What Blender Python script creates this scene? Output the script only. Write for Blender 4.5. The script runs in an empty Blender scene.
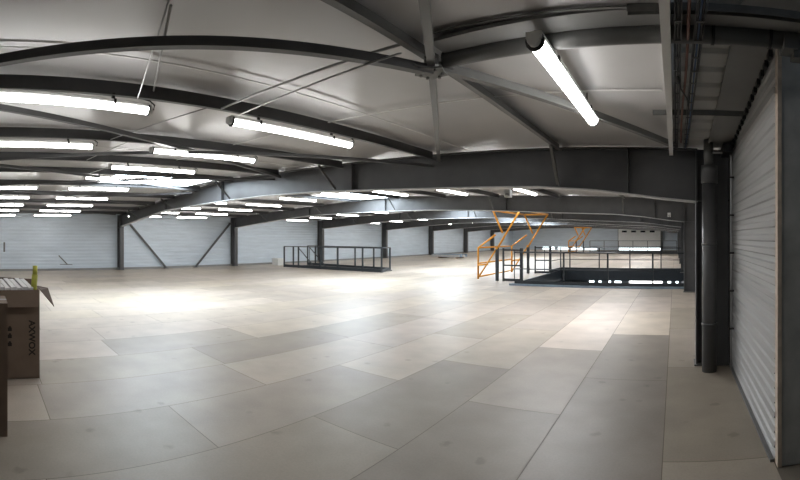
import bpy, bmesh, math, random
from mathutils import Vector, Matrix
random.seed(7)
PI = math.pi
S = bpy.context.scene
COL = S.collection
EYE = 1.6

# ---------------------------------------------------------------- camera, world, exposure
cd = bpy.data.cameras.new('camera')
cd.type = 'PANO'
cd.panorama_type = 'CENTRAL_CYLINDRICAL'
F = 440.0
cd.central_cylindrical_range_u_min = -400 / F
cd.central_cylindrical_range_u_max = 400 / F
cd.central_cylindrical_range_v_min = -243 / F
cd.central_cylindrical_range_v_max = 237 / F
cd.central_cylindrical_radius = 1.0
cd.clip_start = 0.01
cd.clip_end = 300
cam = bpy.data.objects.new('camera', cd)
COL.objects.link(cam)
cam.location = (0, 0, EYE)
cam.rotation_euler = (PI / 2, 0, 275 / F)
S.camera = cam

W = bpy.data.worlds.new('world'); S.world = W; W.use_nodes = True
W.node_tree.nodes['Background'].inputs[0].default_value = (0.62, 0.72, 0.85, 1)
W.node_tree.nodes['Background'].inputs[1].default_value = 0.25
S.view_settings.view_transform = 'Standard'
S.view_settings.look = 'None'
S.view_settings.exposure = 0.28
S.view_settings.gamma = 1.0
S.view_settings.use_curve_mapping = False
TUBE = 16.0        # radiance of the fluorescent diffusers
SKYL = 25.0         # radiance of the roof lights
DAY = 3.5          # daylight in low windows

# ---------------------------------------------------------------- materials
def nodes_of(name):
    m = bpy.data.materials.new(name); m.use_nodes = True
    nt = m.node_tree
    return m, nt, nt.nodes['Principled BSDF']

def mat(name, col, rough=0.5, metal=0.0, var=0.0, scale=6.0, bump=0.0, bscale=30.0, spec=0.5, stretch=None):
    m, nt, b = nodes_of(name)
    b.inputs['Roughness'].default_value = rough
    b.inputs['Metallic'].default_value = metal
    b.inputs['Specular IOR Level'].default_value = spec
    tc = nt.nodes.new('ShaderNodeTexCoord')
    mp = nt.nodes.new('ShaderNodeMapping')
    nt.links.new(tc.outputs['Object'], mp.inputs[0])
    if stretch: mp.inputs['Scale'].default_value = stretch
    n = nt.nodes.new('ShaderNodeTexNoise'); n.inputs['Scale'].default_value = scale; n.inputs['Detail'].default_value = 5
    nt.links.new(mp.outputs[0], n.inputs['Vector'])
    r = nt.nodes.new('ShaderNodeMapRange')
    r.inputs['From Min'].default_value = .3; r.inputs['From Max'].default_value = .7
    r.inputs['To Min'].default_value = 1 - var; r.inputs['To Max'].default_value = 1 + var
    nt.links.new(n.outputs[0], r.inputs['Value'])
    mx = nt.nodes.new('ShaderNodeVectorMath'); mx.operation = 'SCALE'
    mx.inputs[0].default_value = col
    nt.links.new(r.outputs[0], mx.inputs['Scale'])
    nt.links.new(mx.outputs[0], b.inputs['Base Color'])
    if bump:
        n2 = nt.nodes.new('ShaderNodeTexNoise'); n2.inputs['Scale'].default_value = bscale; n2.inputs['Detail'].default_value = 3
        nt.links.new(mp.outputs[0], n2.inputs['Vector'])
        bp = nt.nodes.new('ShaderNodeBump'); bp.inputs['Strength'].default_value = bump; bp.inputs['Distance'].default_value = 0.02
        nt.links.new(n2.outputs[0], bp.inputs['Height']); nt.links.new(bp.outputs[0], b.inputs['Normal'])
    return m

def emit(name, col, s):
    m = bpy.data.materials.new(name); m.use_nodes = True
    nt = m.node_tree; nt.nodes.clear()
    e = nt.nodes.new('ShaderNodeEmission'); e.inputs[0].default_value = (*col, 1); e.inputs[1].default_value = s
    o = nt.nodes.new('ShaderNodeOutputMaterial'); nt.links.new(e.outputs[0], o.inputs[0])
    return m

M = {}
M['steel'] = mat('anthracite_steel', (0.08, 0.08, 0.082), 0.42, 0.0, .15, 3)
M['steel2'] = mat('grey_steel', (0.125, 0.125, 0.12), 0.4, 0.0, .12, 5)
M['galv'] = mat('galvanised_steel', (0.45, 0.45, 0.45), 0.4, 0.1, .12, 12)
M['galvdark'] = mat('dull_galvanised', (0.16, 0.16, 0.155), 0.5, 0.4, .15, 9)
M['black'] = mat('black_plastic', (0.012, 0.012, 0.013), 0.5)
M['rail'] = mat('dark_railing_paint', (0.022, 0.028, 0.034), 0.4, 0, .1)
M['yellow'] = mat('safety_yellow_paint', (0.78, 0.34, 0.03), 0.45, 0, .1, 9)
M['white'] = mat('white_enamel', (0.72, 0.72, 0.70), 0.4, 0, .04)
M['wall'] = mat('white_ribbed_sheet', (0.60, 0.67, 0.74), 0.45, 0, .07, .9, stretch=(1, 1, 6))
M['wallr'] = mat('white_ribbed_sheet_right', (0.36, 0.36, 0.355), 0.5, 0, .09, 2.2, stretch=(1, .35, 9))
M['ceil'] = mat('pale_roof_lining', (0.50, 0.49, 0.485), 0.36, 0, .07, .8, bump=.35, bscale=1.1, spec=.6)
M['soffit'] = mat('corrugated_soffit', (0.50, 0.50, 0.48), 0.5, 0, .06, 3)
M['flat'] = mat('grey_flat_panel', (0.26, 0.26, 0.255), 0.55, 0, .08, 3)
M['board'] = mat('dark_grey_board', (0.40, 0.40, 0.385), 0.7, 0, .18, 5, bump=.1)
M['edge'] = mat('raw_board_edge', (0.55, 0.46, 0.37), 0.8, 0, .15, 14)
M['slab'] = mat('seam_backing_board', (0.17, 0.145, 0.115), 0.9)  # darker board showing through the floor seams
M['card'] = mat('brown_cardboard', (0.16, 0.115, 0.085), 0.85, 0, .1, 5, bump=.05)
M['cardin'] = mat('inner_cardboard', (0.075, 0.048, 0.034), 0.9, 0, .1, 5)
M['ink'] = mat('black_print', (0.02, 0.015, 0.012), 0.8)
M['limewrap'] = mat('lime_wrapping', (0.42, 0.42, 0.06), 0.5, 0, .2, 16)
M['tubebox'] = mat('white_tube_sleeve', (0.75, 0.75, 0.76), 0.4, 0, .05)
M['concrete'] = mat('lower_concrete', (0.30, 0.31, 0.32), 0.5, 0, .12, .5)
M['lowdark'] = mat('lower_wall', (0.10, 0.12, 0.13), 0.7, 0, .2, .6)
M['blue'] = mat('bluish_primer', (0.20, 0.26, 0.32), 0.45, 0, .2, 4)
M['red'] = mat('red_cable', (0.20, 0.08, 0.055), 0.5)
M['bluec'] = mat('blue_cable', (0.05, 0.10, 0.20), 0.5)
M['brownb'] = mat('brown_timber', (0.20, 0.12, 0.07), 0.7, 0, .15, 8)
M['glassd'] = mat('dark_glass', (0.015, 0.018, 0.02), 0.12)
M['tube'] = emit('lit_diffuser', (1.0, 0.985, 0.96), TUBE)
M['sky'] = emit('daylit_rooflight', (0.78, 0.90, 1.0), SKYL)
M['slope_fill'] = emit('rooflight_floor_fill', (0.95, 0.97, 1.0), SKYL * .62)  # glow of the right-slope row, added to brighten the mid floor
M['day'] = emit('daylit_glazing', (0.85, 0.97, 1.0), DAY)

def floor_mat():
    m, nt, b = nodes_of('chipboard_deck')
    at = nt.nodes.new('ShaderNodeAttribute'); at.attribute_name = 'tone'; at.attribute_type = 'GEOMETRY'
    tc = nt.nodes.new('ShaderNodeTexCoord')
    n = nt.nodes.new('ShaderNodeTexNoise'); n.inputs['Scale'].default_value = 2.2; n.inputs['Detail'].default_value = 6
    nt.links.new(tc.outputs['Object'], n.inputs['Vector'])
    n2 = nt.nodes.new('ShaderNodeTexNoise'); n2.inputs['Scale'].default_value = 55; n2.inputs['Detail'].default_value = 3
    nt.links.new(tc.outputs['Object'], n2.inputs['Vector'])
    # footprints and drips: small dark spots
    v = nt.nodes.new('ShaderNodeTexVoronoi'); v.inputs['Scale'].default_value = 2.6
    nv = nt.nodes.new('ShaderNodeTexNoise'); nv.inputs['Scale'].default_value = 14; nv.inputs['Detail'].default_value = 3
    nt.links.new(tc.outputs['Object'], nv.inputs['Vector'])
    vm = nt.nodes.new('ShaderNodeVectorMath'); vm.operation = 'MULTIPLY_ADD'
    nt.links.new(nv.outputs['Color'], vm.inputs[0]); vm.inputs[1].default_value = (.09, .09, 0); nt.links.new(tc.outputs['Object'], vm.inputs[2])
    nt.links.new(vm.outputs[0], v.inputs['Vector'])
    vs = nt.nodes.new('ShaderNodeMapRange'); vs.inputs['From Min'].default_value = .06; vs.inputs['From Max'].default_value = .14
    vs.inputs['To Min'].default_value = .76; vs.inputs['To Max'].default_value = 1
    nt.links.new(v.outputs['Distance'], vs.inputs['Value'])
    r1 = nt.nodes.new('ShaderNodeMapRange'); r1.inputs['From Min'].default_value = .3; r1.inputs['From Max'].default_value = .7
    r1.inputs['To Min'].default_value = .88; r1.inputs['To Max'].default_value = 1.1
    nt.links.new(n.outputs[0], r1.inputs['Value'])
    r2 = nt.nodes.new('ShaderNodeMapRange'); r2.inputs['From Min'].default_value = .3; r2.inputs['From Max'].default_value = .7
    r2.inputs['To Min'].default_value = .95; r2.inputs['To Max'].default_value = 1.05
    nt.links.new(n2.outputs[0], r2.inputs['Value'])
    a = None
    for src in (r1, r2, vs):
        if a is None: a = src.outputs[0]; continue
        mm = nt.nodes.new('ShaderNodeMath'); mm.operation = 'MULTIPLY'
        nt.links.new(a, mm.inputs[0]); nt.links.new(src.outputs[0], mm.inputs[1]); a = mm.outputs[0]
    sc = nt.nodes.new('ShaderNodeVectorMath'); sc.operation = 'SCALE'
    nt.links.new(at.outputs['Color'], sc.inputs[0]); nt.links.new(a, sc.inputs['Scale'])
    nt.links.new(sc.outputs[0], b.inputs['Base Color'])
    b.inputs['Roughness'].default_value = .44
    b.inputs['Specular IOR Level'].default_value = .45
    return m
M['floor'] = floor_mat()

# ---------------------------------------------------------------- mesh helpers
def box(bm, x0, x1, y0, y1, z0, z1):
    r = bmesh.ops.create_cube(bm, size=1)
    bmesh.ops.scale(bm, vec=(abs(x1 - x0), abs(y1 - y0), abs(z1 - z0)), verts=r['verts'])
    bmesh.ops.translate(bm, vec=((x0 + x1) / 2, (y0 + y1) / 2, (z0 + z1) / 2), verts=r['verts'])
    return r['verts']

def frame_m(a, b):
    a = Vector(a); b = Vector(b); d = (b - a).normalized()
    up = Vector((0, 0, 1)) if abs(d.z) < .95 else Vector((0, 1, 0))
    s = d.cross(up).normalized(); u = s.cross(d).normalized()
    return a, b, d, s, u

def bar(bm, a, b, w, h):
    """rectangular bar, w sideways, h upwards"""
    a, b, d, s, u = frame_m(a, b)
    vs = []
    for p in (a, b):
        for i, j in ((-1, -1), (1, -1), (1, 1), (-1, 1)):
            vs.append(bm.verts.new(p + s * (i * w / 2) + u * (j * h / 2)))
    for q in ((3, 2, 1, 0), (4, 5, 6, 7), (0, 1, 5, 4), (1, 2, 6, 5), (2, 3, 7, 6), (3, 0, 4, 7)):
        bm.faces.new([vs[k] for k in q])

def angle(bm, a, b, w, t=.008):
    """L-section"""
    a, b, d, s, u = frame_m(a, b)
    bar(bm, a, b, w, t)
    o = s * (w / 2 - t / 2) - u * (w / 2)
    bar(bm, a + o, b + o, t, w)

def tube(bm, pts, r, n=10):
    pts = [Vector(p) for p in pts]
    rings = []
    for i, p in enumerate(pts):
        d = (pts[min(i + 1, len(pts) - 1)] - pts[max(i - 1, 0)]).normalized()
        up = Vector((0, 0, 1)) if abs(d.z) < .95 else Vector((0, 1, 0))
        s = d.cross(up).normalized(); u = s.cross(d)
        rings.append([bm.verts.new(p + (s * math.cos(2 * PI * k / n) + u * math.sin(2 * PI * k / n)) * r) for k in range(n)])
    for a, b in zip(rings, rings[1:]):
        for k in range(n):
            f = bm.faces.new((a[k], a[(k + 1) % n], b[(k + 1) % n], b[k])); f.smooth = True
    bm.faces.new(rings[0][::-1]); bm.faces.new(rings[-1])

def obj(name, bm, m, parent=None, **props):
    me = bpy.data.meshes.new(name)
    bmesh.ops.recalc_face_normals(bm, faces=bm.faces)
    bm.to_mesh(me); bm.free()
    if m is not None: me.materials.append(m)
    o = bpy.data.objects.new(name, me); COL.objects.link(o)
    if parent is not None: o.parent = parent
    for k, v in props.items(): o[k] = v
    return o

def local(o, x, y, z):
    """shift mesh so that the origin sits at x y z"""
    o.data.transform(Matrix.Translation((-x, -y, -z))); o.location = (x, y, z); return o

def struct(name, bm, m):
    return obj(name, bm, m, kind='structure')

def thing(name, label, cat, loc=(0, 0, 0), group=None):
    o = bpy.data.objects.new(name, None); COL.objects.link(o)
    o.location = loc; o['label'] = label; o['category'] = cat; o.empty_display_size = .1
    if group: o['group'] = group
    return o

def tag(o, label, cat, group=None):
    o['label'] = label; o['category'] = cat
    if group: o['group'] = group
    return o

def copy_tree(o, parent=None):
    c = o.copy(); COL.objects.link(c); c.parent = parent
    for ch in o.children: copy_tree(ch, c)
    return c

# ---------------------------------------------------------------- plan of the hall
XR, XL, XM = 0.70, -20.7, -10.0
YB, YF = -4.0, 53.6
ORD = ['nearest', 'second', 'third', 'fourth', 'fifth', 'sixth', 'seventh', 'eighth', 'ninth', 'tenth', 'eleventh']
def roof(x):                       # underside of roof, above floor
    e, r = EYE + 1.14, EYE + 1.54
    if x > XM: return r + (e - r) * (x - XM) / (XR - XM)
    return r + (e - r - .03) * (XM - x) / (XM - XL)
FR = [(5.55, 6.6), (12.85, 13.1)] + [(13.0 + 6.7 * k, 13.0 + 6.7 * k) for k in range(1, 6)]
def fy(k, x):
    a, b = FR[k]; return a + (b - a) * (XR - x) / (XR - XL)

VOID = (-5.3, 0.45, 13.65, 20.1)         # main opening
VOID2 = (-18.1, -12.5, 15.6, 16.55)     # stair opening
VOID3 = (-9.0, 0.2, 46.0, 50.5)

# ---------------------------------------------------------------- floor
def subtract(rs, h):
    out = []
    for (a, b, c, d) in rs:
        if b <= h[0] or a >= h[1] or d <= h[2] or c >= h[3]: out.append((a, b, c, d)); continue
        if a < h[0]: out.append((a, h[0], c, d)); a = h[0]
        if b > h[1]: out.append((h[1], b, c, d)); b = h[1]
        if c < h[2]: out.append((a, b, c, h[2])); c = h[2]
        if d > h[3]: out.append((a, b, h[3], d))
    return out

bm = bmesh.new()
lay = bm.loops.layers.float_color.new('tone')
PW = .93; PL = 2.27
known = {0: 5.4, 1: 4.9, 2: 6.1, 3: 4.95, 4: 3.97, 5: 2.85, 6: 2.9, 7: 1.8}
tones = {}
# tones read off the nearest boards, light on them partly kept in the colour: (strip, index of the board counted from the known joint)
tones.update({(1, -1): .62, (1, 0): .64, (1, 1): 1.5, (1, 2): 1.4, (2, 0): 1.5, (2, 1): 1.45, (3, 1): 1.0, (3, 2): .95, (4, 1): .8, (6, 0): .68,  (2, -1): .80, (2, -2): .58, (3, -1): .6, (3, 0): .98, (3, -2): .72,
              (4, -1): .78, (4, 0): 1.1, (4, -2): .66, (5, -1): .80, (5, 0): 1.0, (5, 1): 1.0, (6, 1): .75, (6, -1): .85, (7, 0): .8, (0, 0): .95, (0, -1): .78, (0, 1): .85})
seam = .0035
strips = int((XR - XL) / PW) + 2
for s_ in range(strips):
    if s_ == 0: xa, xb = -.09, 1.6
    else: xa, xb = -.09 - PW * s_, -.09 - PW * (s_ - 1)
    xa = max(xa, XL - .1)
    if xb <= XL: break
    y0 = known.get(s_, (s_ * 1.37) % PL)
    k0 = -int((y0 - YB) / PL) - 1
    k = k0
    while y0 + k * PL < YF:
        c = max(y0 + k * PL, YB); d = min(y0 + (k + 1) * PL, YF)
        if d > YB:
            t = tones.get((s_, k))
            if t is None: t = random.choice((.98, 1.1, 1.18, 1.24, 1.3))
            base = Vector((0.365, 0.314, 0.257)) * (.15 + .85 * t)
            base.z *= random.uniform(.97, 1.05)
            xx = 1.6 if s_ == 0 and d < 3.1 else min(xb, XR + .0) if s_ == 0 else xb
            rs = [(xa + seam, xx - seam, c + seam, d - seam)]
            for h in (VOID, VOID2, VOID3): rs = subtract(rs, h)
            for (p, q, r_, t_) in rs:
                if q - p < .01 or t_ - r_ < .01: continue
                vs = [bm.verts.new(v) for v in ((p, r_, 0), (q, r_, 0), (q, t_, 0), (p, t_, 0))]
                f = bm.faces.new(vs)
                for l in f.loops: l[lay] = (*base, 1)
        k += 1
fl = struct('floor', bm, M['floor'])
bm = bmesh.new()
rs = [(XL, 1.6, YB, 3.1), (XL, XR + .05, 3.1, YF)]
for h in (VOID, VOID2, VOID3): rs = subtract(rs, h)
for (a, b, c, d) in rs: box(bm, a, b, c, d, -.34, -.006)
struct('floor_slab', bm, M['slab'])
# steel kerbs round the openings
def kerb(v, name):
    bm = bmesh.new(); a, b, c, d = v
    for (p, q, r_, s_) in ((a - .06, b + .06, c - .06, c + .02), (a - .06, b + .06, d - .02, d + .06), (a - .06, a + .02, c, d), (b - .02, b + .06, c, d)):
        box(bm, p, q, r_, s_, -.42, .05)
    return bm
for i, v in enumerate((VOID, VOID2, VOID3)): struct('trim_%d' % (i + 1), kerb(v, ''), M['rail'] if i == 0 else M['steel2'])
bm = bmesh.new(); box(bm, -5.36, .51, 13.54, 13.66, .05, .062); box(bm, -5.36, .51, 13.53, 13.545, .0, .062); struct('trim_7', bm, M['blue'])

# lower storey, seen through the openings
ZL = -4.9
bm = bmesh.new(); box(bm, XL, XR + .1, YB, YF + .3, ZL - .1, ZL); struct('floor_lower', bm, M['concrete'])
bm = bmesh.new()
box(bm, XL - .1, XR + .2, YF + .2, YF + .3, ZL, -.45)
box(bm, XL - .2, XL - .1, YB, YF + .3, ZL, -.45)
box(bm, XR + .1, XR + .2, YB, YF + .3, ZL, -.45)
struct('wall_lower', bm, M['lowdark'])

# ---------------------------------------------------------------- walls
def ribbed(x, y0, y1, z0, z1, pitch, depth, sx, thick=.1):
    """vertical wall in the YZ plane at x, ribs running along y; sx = direction of the thickness"""
    bm = bmesh.new()
    prof = []; z = z0
    while z < z1 - .001:
        for (dz, dx) in ((0, 0), (pitch * .38, 0), (pitch * .5, 1), (pitch * .88, 1)):
            if z + dz < z1: prof.append((z + dz, dx * depth))
        z += pitch
    prof.append((z1, 0))
    A = [bm.verts.new((x + sx * dx, y0, zz)) for zz, dx in prof]
    B = [bm.verts.new((x + sx * dx, y1, zz)) for zz, dx in prof]
    for i in range(len(prof) - 1): bm.faces.new((A[i], B[i], B[i + 1], A[i + 1]))
    box(bm, x + sx * (depth + .002), x + sx * thick, y0, y1, z0, z1)
    return bm
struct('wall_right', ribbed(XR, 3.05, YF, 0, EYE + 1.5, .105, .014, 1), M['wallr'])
struct('wall_left', ribbed(XL, YB, YF, 0, EYE + 1.2, .16, .014, -1), M['wall'])
bm = bmesh.new(); box(bm, XL - .1, 1.6, YB - .1, YB, -.3, EYE + 1.7); struct('wall_back', bm, M['lowdark'])
bm = bmesh.new(); box(bm, 1.5, 1.6, YB, 3.1, -.3, EYE + 1.35); struct('wall_side', bm, M['lowdark'])
# far wall with its low daylit strips
bm = bmesh.new(); box(bm, XL - .1, XR + .1, YF, YF + .1, 0, EYE + 1.7)
for k in range(18):
    box(bm, XL + k * 1.2, XL + k * 1.2 + .02, YF - .012, YF, .5, EYE + 1.4)
struct('wall_far', bm, M['wall'])
for i, (a, b, z0, z1) in enumerate(((-14.6, -11.4, .02, .36), (-16.6, -15.0, .02, .36), (-11.1, -9.6, .02, .3), (-6.85, -1.75, .0, .34))):
    bm = bmesh.new(); box(bm, a, b, YF - .05, YF - .02, z0, z1)
    w = struct('window_%d' % (i + 1), bm, M['day'])
    bm = bmesh.new(); box(bm, a - .05, b + .05, YF - .09, YF - .02, z1, z1 + .07)
    for q in (a - .05, b): box(bm, q, q + .05, YF - .09, YF - .02, 0, z1)
    obj('window_frame', bm, M['steel'], w)
bm = bmesh.new(); box(bm, XR - .03, XR, 3.05, YF, 0, .02); struct('baseboard_right', bm, M['steel2'])
bm = bmesh.new(); box(bm, XL, XL + .03, YB, YF, 0, .10); struct('baseboard_left', bm, M['flat'])
# jagged closure strip on the head of the right wall
bm = bmesh.new()
y = 3.1
while y < 8:
    z = EYE + (1.03 + .11 * (5.4 - y) if y < 5.3 else 1.0)
    box(bm, XR - .03, XR + .0, y, y + .08, z + .02, z + .07); y += .15
struct('trim_4', bm, M['black'])

# ---------------------------------------------------------------- ceiling
bm = bmesh.new()
N = 44
xs = [XR + .9, XR, -.02] + [XR + (XM - XR) * i / 20 for i in range(2, 21)] + [XM + (XL - XM) * i / 20 for i in range(1, 21)] + [XL - .1]
ys = [YB - .1, -2.5, -.6, 2.2, 5.42, 9.5, 12.9] + [13.0 + 3.35 * k for k in range(1, 12)] + [YF + .1]
ys = [y for y in ys if y <= YF + .1]
G = [[bm.verts.new((x, y, roof(min(x, XR)) + .012 * math.sin(y * 1.9 + x * .7))) for y in ys] for x in xs]
for i in range(len(xs) - 1):
    for j in range(len(ys) - 1):
        if xs[i + 1] > -.021 and ys[j] < 5.3: continue
        bm.faces.new((G[i][j], G[i + 1][j], G[i + 1][j + 1], G[i][j + 1]))
r = bmesh.ops.extrude_face_region(bm, geom=list(bm.faces))
bmesh.ops.translate(bm, vec=(0, 0, .15), verts=[g for g in r['geom'] if isinstance(g, bmesh.types.BMVert)])
struct('ceiling', bm, M['ceil'])
# lining seams
bm = bmesh.new()
def rline(bm, x0, y0, x1, y1, w, dz=0.0, t=.006):
    n = max(1, int(abs(x1 - x0) / 2)); 
    for i in range(n):
        a = x0 + (x1 - x0) * i / n; b = x0 + (x1 - x0) * (i + 1) / n
        c = y0 + (y1 - y0) * i / n; d = y0 + (y1 - y0) * (i + 1) / n
        bar(bm, (a, c, roof(a) - dz), (b, d, roof(b) - dz), w, t)
for x in (-2.9, -6.6, -8.4, -12.1, -15.8): rline(bm, x, -4, x, 53, .022, .022)
for y in (3.45, 8.6, 10.7, 16.0, 22.5, 29): rline(bm, -.1, y, XL, y, .022, .022)
struct('trim_5', bm, M['white'])
bm = bmesh.new()
rline(bm, -1.4, 2.19, -.1, 2.19, .018, .024); 
struct('trim_6', bm, M['steel2'])

# rooflights near the ridge, one per bay; right-slope row added to brighten the floor
for i, (y, x0, x1, l) in enumerate(((3.0, -11.1, -9.5, 2.5), (10.3, -11.1, -9.5, 2.4), (17.0, -11.1, -9.5, 2.4), (23.8, -11.1, -9.5, 2.4), (30.5, -11.1, -9.5, 2.4),
                                   (7.5, -3.1, -1.6, 1.6), (14.2, -3.1, -1.6, 1.6), (21.0, -3.1, -1.6, 1.6), (27.6, -3.1, -1.6, 1.6), (34.0, -3.1, -1.6, 1.6))):
    t = thing('rooflight', 'daylit rooflight %s, in the %s bay' % (('near the ridge', ORD[i]) if i < 5 else ('added to light the floor, right-hand slope', ORD[i - 4])), 'rooflight', (0, 0, 0), 'rooflights in the roof')
    bm = bmesh.new(); z = min(roof(x0), roof(x1)) - .05
    box(bm, x0, x1, y, y + l, z, z + .02); obj('lens', bm, M['sky' if i < 5 else 'slope_fill'], t)
    bm = bmesh.new()
    for q in ((x0 - .05, x1 + .05, y - .05, y), (x0 - .05, x1 + .05, y + l, y + l + .05), (x0 - .05, x0, y, y + l), (x1, x1 + .05, y, y + l)): box(bm, *q, z - .02, z + .12)
    obj('upstand', bm, M['white'], t)

# ---------------------------------------------------------------- portal frames
PROF = [(.28, .45, None), (-.2, .5, 0), (-1.0, .61, 0), (-1.8, .68, 0), (-3.6, .75, 0), (-6.2, .88, 0), (-8.0, .94, 0), (XM, .96, 0), (-12, .96, 0), (-14.2, .95, 0),
        (-16.6, .80, 0), (-18.5, .66, 0), (-20.28, .52, 0)]
def portal(k):
    t = thing('portal_frame', ['first dark steel portal frame, its deep rafter crossing nearest the camera',
                               'second dark steel portal frame, just before the railed opening',
                               'third dark steel portal frame, just past the railed opening'][k] if k < 3 else
              '%s dark steel portal frame counted from the camera' % ORD[k], 'steel frame', (0, 0, 0), 'portal frames spanning the hall')
    w = .2
    bm = bmesh.new()
    def P(x, z, dy): return (x, fy(k, x) + dy, z)
    for (a, b) in zip(PROF, PROF[1:]):
        xa, za, xb, zb = a[0], a[1] + EYE, b[0], b[1] + EYE
        ta, tb = roof(xa) - .05, roof(xb) - .05
        for lo_a, hi_a, lo_b, hi_b, hw in ((za, ta, zb, tb, .005), (ta - .016, ta, tb - .016, tb, w / 2)):
            vs = [bm.verts.new(p) for p in (P(xa, lo_a, -hw), P(xb, lo_b, -hw), P(xb, hi_b, -hw), P(xa, hi_a, -hw), P(xa, lo_a, hw), P(xb, lo_b, hw), P(xb, hi_b, hw), P(xa, hi_a, hw))]
            for q in ((0, 1, 2, 3), (7, 6, 5, 4), (0, 4, 5, 1), (1, 5, 6, 2), (2, 6, 7, 3), (3, 7, 4, 0)): bm.faces.new([vs[i] for i in q])
    for x, i in ((-.6, 2), (-5.2, 5), (-10.0, 7), (-14.2, 9)):      # stiffeners and splices
        zb = EYE + (.56 if x == -.6 else .83 if x == -5.2 else .96)
        y = fy(k, x); box(bm, x - .008, x + .008, y - .095, y + .095, zb, roof(x) - .06)
    rf = obj('rafter', bm, M['steel'], t)
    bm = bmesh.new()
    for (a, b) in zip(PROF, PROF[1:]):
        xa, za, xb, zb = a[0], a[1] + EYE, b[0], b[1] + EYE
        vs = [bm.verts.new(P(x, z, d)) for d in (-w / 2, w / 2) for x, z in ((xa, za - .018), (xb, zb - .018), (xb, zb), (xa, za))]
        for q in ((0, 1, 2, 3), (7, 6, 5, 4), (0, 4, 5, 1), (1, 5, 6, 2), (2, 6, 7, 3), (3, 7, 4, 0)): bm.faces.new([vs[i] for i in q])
    obj('bottom_flange', bm, M['galv'], rf, label='bottom flange, made paler for floor bounce light')  # bounce light on the underside is put into this lighter colour
    for side in (1, -1):
        x0, x1 = (XR - .43, XR - .015) if side > 0 else (XL + .42, XL + .015)
        y = fy(k, x0); top = roof(x0) - .05
        bm = bmesh.new()
        box(bm, x0 - .009 * side, x0 + .009 * side, y - w / 2, y + w / 2, 0.02, top)
        box(bm, x1 - .009, x1 + .009, y - w / 2, y + w / 2, 0.02, top)
        box(bm, min(x0, x1), max(x0, x1), y - .005, y + .005, 0.02, top)
        box(bm, min(x0, x1), max(x0, x1), y - .095, y + .095, EYE + .45, EYE + .465)
        c = obj('column', bm, M['steel'], t)
        bm = bmesh.new(); box(bm, min(x0, x1) - .03, max(x0, x1) + .01, y - w / 2 - .03, y + w / 2 + .03, 0, .02)
        obj('base_plate', bm, M['steel2'], c)
    for x in (-1.5, -5.6, -9.5, -13.4, -17.3) if k < 3 else ():
        bm = bmesh.new(); y = fy(k, x)
        zb = EYE + {-1.5: .66, -5.6: .86, -9.5: .96, -13.4: .96, -17.3: .76}[x]
        angle(bm, (x + .02, y - .55, roof(x) - .12), (x - .02, y - .09, zb + .03), .045)
        obj('fly_brace', bm, M['galvdark'], t)
for k in range(len(FR)): portal(k)

# ---------------------------------------------------------------- purlins
PUR = [-1.5, -3.47, -5.42, -7.37, -9.32, -11.27, -13.22, -15.17, -17.12, -19.07]
for i, x in enumerate(PUR):
    bm = bmesh.new(); z = roof(x) - .012
    yy = [YB] + [fy(k, x) for k in range(len(FR))] + [YF]
    for a, b in zip(yy, yy[1:]):
        a += .11 if a > YB else 0; b -= .11 if b < YF else 0
        h = .09 if i == 0 else .125; w = .045
        box(bm, x - .003, x + .003, a, b, z - h, z)
        box(bm, x, x + w, a, b, z - h, z - h + .006); box(bm, x - w, x, a, b, z - .006, z)
    tag(obj('purlin', bm, M['steel2'] if i == 0 else M['steel']), 'long dark roof purlin, %s from the right-hand wall' % ('nearest' if i == 0 else ORD[i]), 'purlin', 'purlins under the roof lining')

# ---------------------------------------------------------------- wind bracing, node and cross member
NX, NY = -1.47, 2.38
def brace(a, b, w, label, ztrim=.17, m='steel2', group='roof cross braces'):
    bm = bmesh.new()
    n = 1
    p = (a[0], a[1], roof(a[0]) - ztrim); q = (b[0], b[1], roof(b[0]) - ztrim)
    bar(bm, p, q, w, w)
    for e, f in ((p, q), (q, p)):
        d = (Vector(f) - Vector(e)).normalized(); bar(bm, Vector(e), Vector(e) + d * .14, w * 1.5, .012)
    tag(obj('roof_brace', bm, M[m]), label, 'brace', group)
brace((NX, NY), (-.02, 4.95), .055, 'grey square roof brace running right from the star-shaped gusset', .13)
brace((NX, NY), (-3.42, 5.75), .048, 'grey roof brace from the gusset straight ahead to the first rafter', .13)
brace((NX, NY), (-3.2, -.7), .055, 'dark bowed-looking roof brace running left from the gusset across the upper left', .165, 'steel')
brace((NX, NY), (-.3, .3), .05, 'short grey roof brace going back over the camera from the gusset', .13)
for i, xc in enumerate((-5.45, -9.4, -13.3, -17.2)):
    h = 1.95
    brace((xc + h, -.6), (xc - h, 5.9), .05, 'dark diagonal roof brace, %s cross from the right, leaning away left' % ORD[i + 1], .15, 'steel')
    brace((xc - h, -.6), (xc + h, 5.8), .04, 'dark diagonal roof brace, %s cross from the right, leaning away right' % ORD[i + 1], .21, 'steel')
t = thing('gusset', 'star-shaped steel gusset joining the roof braces at upper centre', 'gusset', (NX, NY, roof(NX) - .13))
bm = bmesh.new()
n = 10; ring = []
for z in (-.052, -.040):
    ring.append([bm.verts.new(((.115 if k % 2 else .085) * math.cos(2 * PI * k / n + .2), (.115 if k % 2 else .085) * math.sin(2 * PI * k / n + .2), z)) for k in range(n)])
bm.faces.new(ring[0][::-1]); bm.faces.new(ring[1])
for k in range(n): bm.faces.new((ring[0][k], ring[0][(k + 1) % n], ring[1][(k + 1) % n], ring[1][k]))
obj('plate', bm, M['galvdark'], t)
bm = bmesh.new(); tube(bm, [(0, 0, -.05), (0, 0, .06)], .05, 12); obj('hub', bm, M['galvdark'], t)
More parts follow.
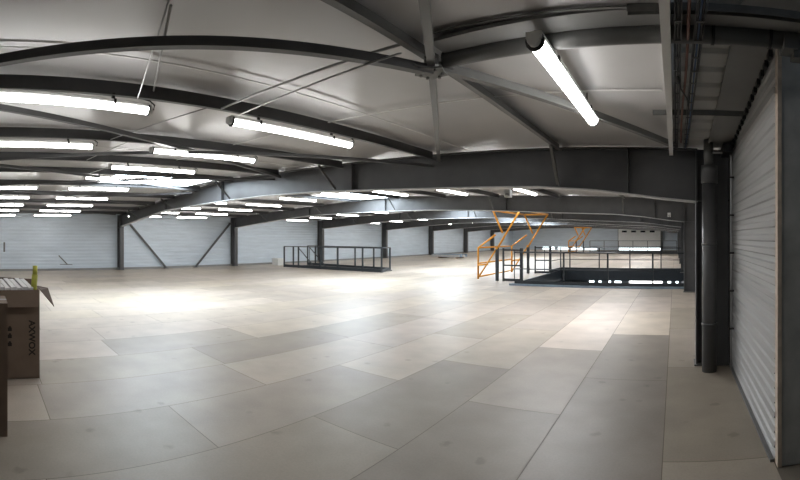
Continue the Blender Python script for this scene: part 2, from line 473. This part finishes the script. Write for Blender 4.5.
for a in (.4, 1.3, 2.5, 3.4, 4.4, 5.6):
    bm = bmesh.new(); tube(bm, [(.07 * math.cos(a), .07 * math.sin(a), -.066), (.07 * math.cos(a), .07 * math.sin(a), -.05)], .012, 6); obj('bolt', bm, M['steel2'], t)
t = thing('cross_member', 'grey cross member and round tube running right from the gusset', 'roof member', (0, 2.4, EYE + 1.1))
bm = bmesh.new(); box(bm, -1.38, 1.5, -.19, .0, .05, .07); obj('channel', bm, M['flat'], t)
bm = bmesh.new(); tube(bm, [(-1.40, .03, .03), (-.5, .03, .025), (1.5, .03, .02)], .052, 14); obj('tube', bm, M['steel2'], t)
for x in (.20, .52):
    bm = bmesh.new(); tube(bm, [(x, .03, .022), (x + .018, .03, .022)], .056, 14); obj('strap', bm, M['black'], t)
bm = bmesh.new(); box(bm, .60, .68, -.04, .08, -.05, .03); box(bm, .66, .72, -.02, .06, -.09, .05); obj('clamp', bm, M['galvdark'], t)

def perforated(y, x0, x1, z, label):
    bm = bmesh.new()
    box(bm, x0, x1, y - .02, y + .02, z + .035, z + .038)
    box(bm, x0, x1, y - .021, y - .018, z, z + .038); box(bm, x0, x1, y + .018, y + .021, z, z + .038)
    x = x0 + .03
    while x < x1 - .03:
        bm2 = box(bm, x, x + .03, y - .0225, y - .021, z + .012, z + .024); x += .07
    me = obj('slotted_channel', bm, M['galvdark']); tag(me, label, 'mounting rail', 'slotted rails over the wall bay')
    return me
perforated(2.20, -.24, .95, EYE + 1.125, 'slotted galvanised rail above the round tube, right of centre top')
perforated(3.95, -.20, .62, EYE + 1.10, 'short slotted rail under the corrugated soffit, nearer the first frame')

# sag rods: thin bright wires
for (a, b, r_, lab) in (((-1.42, 1.98, .20), (-3.42, 2.22, .17), .006, 'thin bright sag rod from gusset to second purlin'),
                   ((-1.5, 2.12, .08), (-3.42, 2.05, .13), .009, 'thicker pale sag rod beside the thin one, between purlins'),
                   ((-1.55, .78, .05), (-3.40, 1.24, .15), .006, 'thin pale wire at upper left between the purlins'),
                   ((-1.9, .86, .14), (-3.5, 1.42, .05), .008, 'pale sloping rod at upper left by the long tube light'),
                   ((-3.5, 2.0, .1), (-5.4, 1.6, .12), .006, 'thin pale rod between second and third purlins'),
                   ((-5.45, 1.9, .1), (-7.35, 1.75, .12), .006, 'thin pale rod between third and fourth purlins'),
                   ((-7.4, 2.5, .1), (-9.3, 2.3, .12), .006, 'thin pale rod between fourth and fifth purlins')):
    bm = bmesh.new(); tube(bm, [(a[0], a[1], roof(a[0]) - a[2]), (b[0], b[1], roof(b[0]) - b[2])], r_, 6)
    tag(obj('sag_rod', bm, M['galv']), lab, 'rod', 'sag rods under the roof')

# ---------------------------------------------------------------- bay along the right wall: fascia, soffit, trays
bm = bmesh.new(); box(bm, -.070, -.022, -1.5, 5.40, EYE + 1.0, roof(0) - .0)
tag(local(obj('fascia_board', bm, M['white']), -.045, 2, EYE + 1.0), 'long white downstand board under the roof running to the first frame', 'fascia')
bm = bmesh.new(); x0, x1 = -.02, .40
y = YB
A = []
while y < 5.38:
    for dy, dz in ((0, 0), (.15, 0), (.17, .03), (.24, .03), (.26, 0)):
        if y + dy < 5.4: A.append((y + dy, EYE + 1.13 + .11 * (5.4 - y - dy) + dz))
    y += .28
V0 = [bm.verts.new((x0, a, b)) for a, b in A]; V1 = [bm.verts.new((x1, a, b)) for a, b in A]
for i in range(len(A) - 1): bm.faces.new((V0[i], V0[i + 1], V1[i + 1], V1[i]))
tag(obj('corrugated_soffit', bm, M['soffit']), 'pale corrugated metal soffit between fascia and flat panel, upper right', 'soffit')
bm = bmesh.new()
for (p, q, lo, hi) in ((.41, 1.5, -.03, .2), (.395, .41, -.045, .2)):
    vs = [bm.verts.new((x, y, EYE + 1.13 + .11 * (5.4 - y) + dz)) for y in (YB, 5.4) for x, dz in ((p, lo), (q if y < 3 else min(q, XR - .005), lo), (q if y < 3 else min(q, XR - .005), hi), (p, hi))]
    for q_ in ((3, 2, 1, 0), (4, 5, 6, 7), (0, 1, 5, 4), (1, 2, 6, 5), (2, 3, 7, 6), (3, 0, 4, 7)): bm.faces.new([vs[k] for k in q_])
tag(obj('flat_panel', bm, M['flat']), 'flat grey ceiling panel along the head of the right wall', 'panel')
for i, (x, w, lab) in enumerate(((.015, .035, 'narrow cable tray nearest the white fascia'), (.125, .05, 'narrow cable tray nearer the corrugated soffit, blue and black cables'))):
    t = thing('cable_tray', lab, 'cable tray', (x, 0, EYE + 1.07), 'cable trays by the fascia')
    bm = bmesh.new()
    for q in (-w / 2, w / 2): box(bm, q - .002, q + .002, -1, 5.4, 0, .03)
    y = -.9
    while y < 5.4: box(bm, -w / 2, w / 2, y, y + .02, 0, .004); y += .22
    obj('ladder', bm, M['steel'], t)
    for j, (dx, mm) in enumerate(((-.012, 'black'), (.004, 'bluec' if i else 'galvdark'), (.015, 'black'))):
        bm = bmesh.new()
        tube(bm, [(dx + .005 * math.sin(y_ * 1.7 + j), y_, .012 + .004 * math.sin(y_ * 2.1 + j * 2)) for y_ in [(-1 + .4 * k) for k in range(17)]], .006, 6)
        obj('cable', bm, M[mm], t)
bm = bmesh.new(); tube(bm, [(.066 + .006 * math.sin(k), -.8 + .45 * k, EYE + 1.085) for k in range(14)], .009, 6)
tag(obj('cable', bm, M['red']), 'reddish cable between the two narrow trays', 'cable')
bm = bmesh.new(); tube(bm, [(.02, 2.9, EYE + 1.06), (.04, 3.1, EYE + 1.045), (.09, 3.3, EYE + 1.04), (.12, 3.7, EYE + 1.055)], .006, 6)
tag(obj('cable', bm, M['black']), 'black cable sagging from one tray across to the other', 'cable')

# downpipe in front of the first right-hand column
t = thing('downpipe', 'fat dark grey downpipe standing in front of the nearest column', 'pipe', (.41, 5.24, 0))
bm = bmesh.new(); tube(bm, [(0, 0, .0), (0, 0, 2.30)], .088, 20); obj('pipe', bm, M['steel'], t)
bm = bmesh.new(); tube(bm, [(0, 0, 2.24), (0, 0, 2.40), (0, 0, 2.45)], .10, 20); obj('socket', bm, M['steel'], t)
bm = bmesh.new(); tube(bm, [(0, 0, 2.44), (-.01, 0, 2.6), (-.015, .0, 2.76)], .06, 16); obj('upper_pipe', bm, M['galvdark'], t)
for z in (.55, 1.5):
    bm = bmesh.new(); tube(bm, [(0, 0, z), (0, 0, z + .03)], .094, 20); obj('clip', bm, M['steel'], t)
t = thing('conduit', 'thin pale vertical conduit in the corner beside the nearest column', 'conduit', (.665, 5.2, 0))
bm = bmesh.new(); tube(bm, [(0, 0, .03), (0, 0, 2.55), (-.02, 0, 2.6), (-.22, 0, 2.60)], .011, 8); obj('pipe', bm, M['galv'], t)
for z in (.5, .95, 1.4, 1.85, 2.3):
    bm = bmesh.new(); box(bm, -.02, .035, -.015, .015, z, z + .02); obj('clip', bm, M['black'], t)
bm = bmesh.new(); box(bm, .43, .66, 5.42, 5.445, 0.021, 2.62); tag(obj('cover_panel', bm, M['steel']), 'flat dark steel panel closing the nearest column to the wall', 'panel')
bm = bmesh.new(); box(bm, .56, .66, 5.0, 5.38, EYE + .98, EYE + 1.08); tag(obj('junction_box', bm, M['black']), 'black box tucked under the panel above the nearest column', 'box')

# board at the right-hand edge of the view
t = thing('end_board', 'tall dark grey board with a raw brown edge at far right', 'board', (.71, 2.98, 0))
bm = bmesh.new(); box(bm, .025, .79, 0.0, .06, 0, 2.94); obj('board', bm, M['board'], t)
bm = bmesh.new(); box(bm, -.005, .025, -.01, .06, 0, 2.955); box(bm, .025, .79, -.01, .06, 2.94, 2.955); obj('edging', bm, M['edge'], t)

# ---------------------------------------------------------------- V of bracing on the left wall
for (a, b, lab) in (((9.1 - 2.1, 2.35), (9.05, .03), 'dark brace on the left wall sloping down right from the first column'),
                    ((12.9, 2.35), (10.75, .03), 'dark brace on the left wall sloping down left from the second column')):
    bm = bmesh.new(); bar(bm, (XL + .12, a[0], a[1]), (XL + .12, b[0], b[1]), .06, .09)
    bar(bm, (XL + .12, a[0], a[1]), (XL + .0, a[0], a[1]), .06, .09)
    box(bm, XL + .02, XL + .2, b[0] - .1, b[0] + .1, 0, .03)
    tag(obj('wall_brace', bm, M['steel']), lab, 'brace', 'braces on the left wall')

# ---------------------------------------------------------------- lights
def make_light():
    t = thing('tube_light', '', 'light')
    L = .84
    bm = bmesh.new(); box(bm, -.042, .042, -L, L, .028, .062); obj('housing', bm, M['white'], t)
    bm = bmesh.new()
    n = 8; A = [( .047 * math.cos(PI + PI * k / n), .03 + .05 * math.sin(PI + PI * k / n)) for k in range(n + 1)]
    R = [[bm.verts.new((x, y, z)) for x, z in A] for y in (-L + .03, L - .03)]
    for k in range(n): bm.faces.new((R[0][k], R[0][k + 1], R[1][k + 1], R[1][k]))
    bm.faces.new(R[0]); bm.faces.new(R[1][::-1]); bm.faces.new((R[0][0], R[1][0], R[1][n], R[0][n]))
    obj('diffuser', bm, M['tube'], t)
    for s in (-1, 1):
        bm = bmesh.new(); tube(bm, [(0, s * (L - .03), .022), (0, s * (L + .012), .022)], .036, 12); e_ = obj('end_cap', bm, M['white'], t)
        bm = bmesh.new(); tube(bm, [(0, s * (L - .034), .022), (0, s * (L - .022), .022)], .054, 12); obj('clip_ring', bm, M['black'], e_)
    for s in (-.5, .5):
        bm = bmesh.new(); box(bm, -.012, .012, s - .012, s + .012, .06, .12); box(bm, -.05, .05, s - .01, s + .01, .018, .03 + .034); obj('hanger', bm, M['black'], t)
    bm = bmesh.new(); tube(bm, [(0, L, .03), (.0, L + .035, .03), (.0, L + .045, .07), (.0, L + .0, .10), (0, L - .1, .115)], .007, 6); obj('lead', bm, M['black'], t)
    return t
proto = make_light()
ROWS = [-.72] + PUR[1:]
YC = [.55, 3.0]
first = True
rown = ['row nearest the right wall'] + ['%s row from the right wall' % ORD[i] for i in range(1, 9)] + ['row nearest the left wall']
for b in range(8):
    for h, yc in enumerate(YC):
        for i, x in enumerate(ROWS):
            y = yc + 6.7 * b + (0 if b == 0 else .05)
            if i == 0 and (h == 0 or b > 0): continue
            if b == 0 and h == 0 and i in (3, 4): continue
            if b == 0 and h == 0: y = yc
            if y > YF - 1.2: continue
            o = proto if first else copy_tree(proto)
            first = False
            drop = .19 if i == 0 else .235
            o.location = (x + .0, y, roof(x) - drop)
            o.rotation_euler.z = 0
            if (b, h, i) == (0, 0, 1): o.rotation_euler.z = .10; o.location.x += .06
            o['label'] = 'lit tube light, %s, %s bay, %s end' % (rown[i], ORD[b], 'near' if h == 0 else 'far')
            o['group'] = 'tube lights under the purlins'
for y, w_ in ((2.45, 'near'), (3.55, 'far')):
    bm = bmesh.new(); tube(bm, [(-.72, y, roof(-.72) - .075), (-.72, y, roof(-.72) + .005)], .005, 6)
    tag(obj('suspension_rod', bm, M['black']), 'thin black rod holding the %s end of the tube light right of the gusset' % w_, 'rod')

# ---------------------------------------------------------------- railings
def rail_run(t, pts, posts, zt=1.1, mids=(.55,), kick=True, r=.024):
    """pts plan polyline, posts plan points"""
    bm = bmesh.new(); tube(bm, [(x, y, zt) for x, y in pts], r, 8); obj('top_rail', bm, M['rail'], t)
    for z in mids:
        bm = bmesh.new(); tube(bm, [(x, y, z) for x, y in pts], r * .7, 8); obj('mid_rail', bm, M['rail'], t)
    if kick:
        bm = bmesh.new()
        for a, b in zip(pts, pts[1:]): bar(bm, (a[0], a[1], .11), (b[0], b[1], .11), .008, .12)
        obj('toe_board', bm, M['rail'], t)
    for x, y in posts:
        bm = bmesh.new(); bar(bm, (x, y, 0.05), (x, y, zt), .05, .05); box(bm, x - .06, x + .06, y - .06, y + .06, .045, .062); obj('post', bm, M['rail'], t)
t = thing('guard_rail', 'dark steel guard rail along the near edge of the right opening', 'railing', (0, 0, 0), 'railings around the right opening')
rail_run(t, [(-5.2, 13.62), (.40, 13.62)], [(-4.93, 13.62), (-3.52, 13.62), (-2.1, 13.62), (-.69, 13.62), (.38, 13.62)])
t = thing('guard_rail', 'thin dark guard rail along the far edge of the right opening', 'railing', (0, 0, 0), 'railings around the right opening')
rail_run(t, [(-5.35, 18.5), (-5.35, 20.13), (.40, 20.13)], [(-5.35, 20.13), (-4.9, 20.13), (-3.5, 20.13), (-2.07, 20.13), (-.64, 20.13), (.38, 20.13)], r=.02)
t = thing('guard_rail', 'distant pale railing before the far wall on the right', 'railing', (0, 0, 0), 'railings at the far end')
rail_run(t, [(-9.0, 45.97), (.2, 45.97)], [(-9.0 + 1.53 * k, 45.97) for k in range(7)], 1.2, (.6,), False, .022)

def panel_gate(y, label):
    t = thing('gate_post_frame', label, 'railing frame', (0, 0, 0), 'side frames of the loading gate')
    x0, x1 = -6.05, -5.36
    for z in (1.13, .58, .06):
        bm = bmesh.new(); bar(bm, (x0, y, z), (x1, y, z), .04, .05 if z > .1 else .09); obj('rail', bm, M['rail'], t)
    for x, w in ((x0, .05), (x1, .1)):
        bm = bmesh.new(); bar(bm, (x, y, 0.0), (x, y, 1.2), w, .06); obj('post', bm, M['rail'], t)
    bm = bmesh.new(); bar(bm, (-5.62, y, .06), (-5.62, y, 1.1), .025, .025); obj('bar', bm, M['rail'], t)
panel_gate(14.72, 'near dark side frame of the orange loading gate')
panel_gate(18.4, 'far dark side frame of the orange loading gate')

# ---------------------------------------------------------------- orange pivoting pallet gate
def pallet_gate(dx, dy, label, r=.038):
    t = thing('pallet_gate', label, 'safety gate', (0, 0, 0), 'orange pallet gates')
    m = M['yellow']; yn, yf = 14.8 + dy, 18.25 + dy
    X = lambda x: x + dx
    for y in (yn, yf):
        bm = bmesh.new()
        tube(bm, [(X(-6.5), y, 2.58), (X(-5.43), y, 2.58)], r, 8)
        tube(bm, [(X(-6.5), y, 2.58), (X(-6.12), y, 1.75)], r, 8)
        tube(bm, [(X(-5.43), y, 2.58), (X(-6.3), y, 1.22)], r, 8)
        obj('raised_side_frame', bm, m, t)
        bm = bmesh.new()
        tube(bm, [(X(-7.1), y, .04), (X(-7.1), y, 1.2), (X(-6.4), y, 1.68)], r, 8)
        tube(bm, [(X(-7.1), y, .08), (X(-6.35), y, 1.18)], r * .8, 8)
        tube(bm, [(X(-7.1), y, .55), (X(-6.7), y, .6)], r * .8, 8)
        obj('lowered_side_frame', bm, m, t)
        bm = bmesh.new(); box(bm, X(-6.38), X(-6.28), y - .05, y + .05, 0, 1.25); obj('pivot_post', bm, M['rail'], t)
        bm = bmesh.new(); tube(bm, [(X(-6.33), y - .07, 1.2), (X(-6.33), y + .07, 1.2)], .05, 12); obj('pivot', bm, m, t)
    bm = bmesh.new()
    for x, z in ((-5.43, 2.58), (-6.5, 2.58)): tube(bm, [(X(x), yn, z), (X(x), yf, z)], r, 8)
    obj('raised_cross_bars', bm, m, t)
    bm = bmesh.new()
    for z in (1.2, .62, .12): tube(bm, [(X(-7.1), yn, z), (X(-7.1), yf, z)], r * .8, 8)
    obj('lowered_gate_bars', bm, m, t)
pallet_gate(0, 0, 'orange pivoting pallet gate, raised half in the air, left of right opening')
pallet_gate(-3.4, 27.8, 'small distant orange pallet gate near the far wall', .06)

# ---------------------------------------------------------------- stair opening
t = thing('stair_railing', 'dark railing enclosing the stair opening in the middle distance', 'railing', (0, 0, 0))
def run2(a, b, us):
    P_ = lambda u, z: (a[0] + (b[0] - a[0]) * u, a[1] + (b[1] - a[1]) * u, z)
    bm = bmesh.new(); tube(bm, [P_(0, 1.1), P_(1, 1.1)], .024, 8); obj('top_rail', bm, M['rail'], t)
    bm = bmesh.new(); bar(bm, P_(0, .08), P_(1, .08), .012, .14); obj('toe_board', bm, M['rail'], t)
    for u in us:
        bm = bmesh.new(); bar(bm, P_(u, 0), P_(u, 1.1), .06, .06); obj('post', bm, M['rail'], t)
run2((-18.2, 14.8), (-12.2, 15.5), (0, .11, .17, .41, .59, .83, 1))
run2((-18.6, 16.85), (-12.6, 16.65), (0, .11, .2, .41, .62, .83, 1))
run2((-12.2, 15.5), (-12.6, 16.65), ())
t = thing('staircase', 'dark steel stair descending inside the railed opening', 'stairs', (-18.1, 15.3, 0))
for y in (15.66, 16.49):
    bm = bmesh.new(); tube(bm, [(0.02, y - 15.3, 1.05), (5.0, y - 15.3, -2.75)], .026, 8)
    for k in range(4): tube(bm, [(.05 + 1.2 * k, y - 15.3, -.12 - .91 * k), (.05 + 1.2 * k, y - 15.3, 1.02 - .91 * k)], .018, 6)
    obj('handrail', bm, M['rail'], t)
    bm = bmesh.new(); bar(bm, (.1, y - 15.3, -.09), (6.0, y - 15.3, -4.16), .02, .22); obj('stringer', bm, M['steel'], t)
for k in range(20):
    bm = bmesh.new(); box(bm, .1 + .27 * k, .36 + .27 * k, .4, 1.15, -.2 - .2 * k, -.17 - .2 * k); obj('tread', bm, M['galvdark'], t)

# ---------------------------------------------------------------- far partition with four small windows
t = thing('partition', 'pale wall unit with four small dark windows at the far end', 'partition', (0, YF - .3, 0))
bm = bmesh.new(); box(bm, -6.9, -1.75, -.1, .2, .42, 2.82); obj('panel', bm, M['white'], t)
bm = bmesh.new(); box(bm, -6.95, -6.88, -.09, .2, .0, 2.9); box(bm, -1.75, -1.5, -.14, .2, 0, 2.95); box(bm, -6.95, -1.5, -.14, .2, 2.8, 2.92); box(bm, -6.95, -1.5, -.13, .2, .35, .45); obj('frame', bm, M['steel'], t)
for k in range(4):
    bm = bmesh.new(); box(bm, -6.45 + k * 1.13, -5.85 + k * 1.13, -.13, -.1, 2.16, 2.38); obj('window', bm, M['glassd'], t)

# stack of bars on the floor, middle distance
t = thing('bar_stack', 'low stack of grey steel sections on the floor in the distance', 'stack', (-17.0, 29.4, 0))
for k in range(2):
    bm = bmesh.new(); box(bm, -.2 + k * 1.5, -.08 + k * 1.5, -.6, .6, 0, .1); obj('bearer', bm, M['brownb'], t)
for k in range(7):
    bm = bmesh.new(); box(bm, -.8, 1.6 + .1 * (k % 3), -.6 + .17 * k, -.48 + .17 * k, .1, .26 + .05 * (k % 2)); obj('section', bm, M['blue' if k % 2 else 'galv'], t)
bm = bmesh.new(); box(bm, -19.9, -19.35, 15.3, 15.8, 0, .38)
tag(obj('carton', bm, M['white']), 'small pale box on the floor beside the stair railing', 'box')
# dark length of steel leaning on left wall
bm = bmesh.new(); bar(bm, (XL + .05, 3.55, .72), (XL + .12, 3.95, .30), .04, .05); bar(bm, (XL + .1, 3.6, .30), (XL + .1, 4.2, .28), .03, .03)
tag(obj('wall_bracket', bm, M['galvdark']), 'small grey bracket fixed low on the left wall', 'bracket')
bm = bmesh.new(); box(bm, XL + .0, XL + .02, .92, 1.0, .9, 1.35)
tag(obj('cable_plate', bm, M['galvdark']), 'narrow upright grey plate on the left wall above the cartons', 'plate')

# ---------------------------------------------------------------- sensors
for (x, y, z, lab) in ((-2.55, 6.4, EYE + .68, 'small pale sensor hanging under the first rafter'),
                       (-.17, 12.7, EYE + .64, 'small white sensor box on the second rafter near the right')):
    t = thing('motion_sensor', lab, 'sensor', (x, y, z))
    bm = bmesh.new(); box(bm, -.045, .045, -.05, .05, -.06, .06); obj('case', bm, M['white'], t)
    bm = bmesh.new(); bmesh.ops.create_uvsphere(bm, u_segments=12, v_segments=8, radius=.035); bmesh.ops.translate(bm, vec=(0, -.05, -.03), verts=bm.verts); obj('lens', bm, M['galv'], t)

# ---------------------------------------------------------------- things in the lower storey seen through the opening
bm = bmesh.new(); box(bm, -5.6, -1.55, YF + .12, YF + .18, ZL, ZL + 3.0); struct('window_5', bm, emit('open_gate_daylight', (1, 1, 1), 6.0))
for i, (x0, x1, z0, z1) in enumerate(((-10.6, -10.0, .1, 1.2), (-9.4, -9.1, .1, 1.2), (-8.2, -7.9, 0, 1.3), (-7.4, -6.6, .2, 1.1), (-.9, -.5, .3, 1.2), (.1, .4, .3, 1.2))):
    bm = bmesh.new(); box(bm, x0, x1, YF + .12, YF + .18, ZL + z0, ZL + z1); struct('window_%d' % (6 + i), bm, M['day'])  # added glowing panes, standing in for unidentified bright items in the lower hall

# ---------------------------------------------------------------- cartons at the left edge
def text_mesh(s, size):
    c = bpy.data.curves.new('t', 'FONT'); c.body = s; c.size = size; c.extrude = .0008; c.align_x = 'CENTER'; c.align_y = 'CENTER'; c.offset = .003
    o = bpy.data.objects.new('t', c); COL.objects.link(o)
    dg = bpy.context.evaluated_depsgraph_get(); me = bpy.data.meshes.new_from_object(o.evaluated_get(dg))
    bpy.data.objects.remove(o); return me
def carton_body(bm, w, d, h, th=.008):
    """open-topped box, face towards +x; origin at its near right bottom corner: x 0..-d, y 0..-w"""
    box(bm, -th, 0, -w, 0, 0, h); box(bm, -d, -d + th, -w, 0, 0, h)
    box(bm, -d, 0, -th, 0, 0, h); box(bm, -d, 0, -w, -w + th, 0, h); box(bm, -d, 0, -w, 0, 0, th)
t = thing('cardboard_carton', 'open brown carton holding white tube sleeves, at left edge', 'carton', (-4.95, .63, 0), 'cartons at the left edge')
w, d, h = .48, .42, 1.0
bm = bmesh.new(); carton_body(bm, w, d, h); obj('body', bm, M['card'], t)
def quad_flap(bm, pts, off):
    a = [bm.verts.new(p) for p in pts]; b = [bm.verts.new(Vector(p) + Vector(off)) for p in pts]
    bm.faces.new(a); bm.faces.new(b[::-1])
    for i in range(4): bm.faces.new((a[i], a[(i + 1) % 4], b[(i + 1) % 4], b[i]))
bm = bmesh.new(); quad_flap(bm, ((.002, 0, h), (.002, -w, h), (.065, -w + .012, h - .185), (.065, -.022, h - .185)), (.006, 0, .002))
fl_ = obj('flap', bm, M['card'], t)
bm = bmesh.new(); quad_flap(bm, ((.0, .003, h), (-d, .003, h), (-d + .02, .15, h - .03), (-.03, .17, h - .20)), (0, .004, .006))
obj('flap', bm, M['cardin'], t, label='dark inner side of the side flap')
bm = bmesh.new(); quad_flap(bm, ((-d, 0, h), (-d, -w, h), (-d - .12, -w, h + .10), (-d - .12, 0, h + .07)), (-.006, 0, .002)); obj('flap', bm, M['cardin'], t)
def prints(t, dz, s=1):
    me = text_mesh('AXWOX', .10)
    o = bpy.data.objects.new('printed_lettering', me); COL.objects.link(o); me.materials.clear(); me.materials.append(M['ink']); o.parent = t
    # face +x, reading downwards
    o.matrix_local = Matrix.Translation((.0015, -.09, dz)) @ Matrix(((0, 0, 1, 0), (0, -1, 0, 0), (1, 0, 0, 0), (0, 0, 0, 1))) @ Matrix.Rotation(PI, 4, 'Z') @ Matrix.Diagonal((1, 1, 1, 1))
    o.rotation_mode = 'XYZ'
    for zz in (.10, .02, -.07):
        bm = bmesh.new(); box(bm, 0, .002, -.36, -.315, dz + zz - .02, dz + zz + .02); box(bm, 0, .002, -.35, -.325, dz + zz + .02, dz + zz + .035)
        obj('printed_symbol', bm, M['ink'], t)
prints(t, .46)
for i in range(6):
    bm = bmesh.new(); y = .585 - .066 * i
    vs = box(bm, -.36, -.0, -.026, .026, -.02, .02)
    o = obj('tube_sleeve', bm, M['tubebox'])
    o.location = (-4.965, y - .05, 1.005 + .008 * (i % 2)); o.rotation_euler = (0, .2, .22)
    tag(o, 'white tube sleeve lying in open carton, %s from the lime roll' % ('first' if i == 0 else ORD[i]), 'tube sleeve', 'white sleeves in the open carton')
bm = bmesh.new(); tube(bm, [(-5.02, .575, .80), (-5.02, .575, 1.05), (-5.02, .585, 1.17)], .034, 12); tube(bm, [(-5.02, .585, 1.16), (-5.02, .588, 1.27)], .028, 12)
tag(obj('wrapped_roll', bm, M['limewrap']), 'lime yellow wrapped roll sticking up from the open carton', 'roll')
t = thing('cardboard_carton', 'closed brown carton cut off by the left edge, nearest the camera', 'carton', (-3.52, .19, 0), 'cartons at the left edge')
bm = bmesh.new(); box(bm, -.45, 0, -.5, 0, 0, 1.06); obj('body', bm, M['card'], t)
bm = bmesh.new(); box(bm, -.45, .0, -.5, 0, 1.06, 1.068); obj('lid', bm, M['card'], t)
bm = bmesh.new(); box(bm, -.25, -.2, -.5, .001, 1.068, 1.070); box(bm, -.25, -.2, 0, .002, .9, 1.069); obj('tape', bm, M['flat'], t)
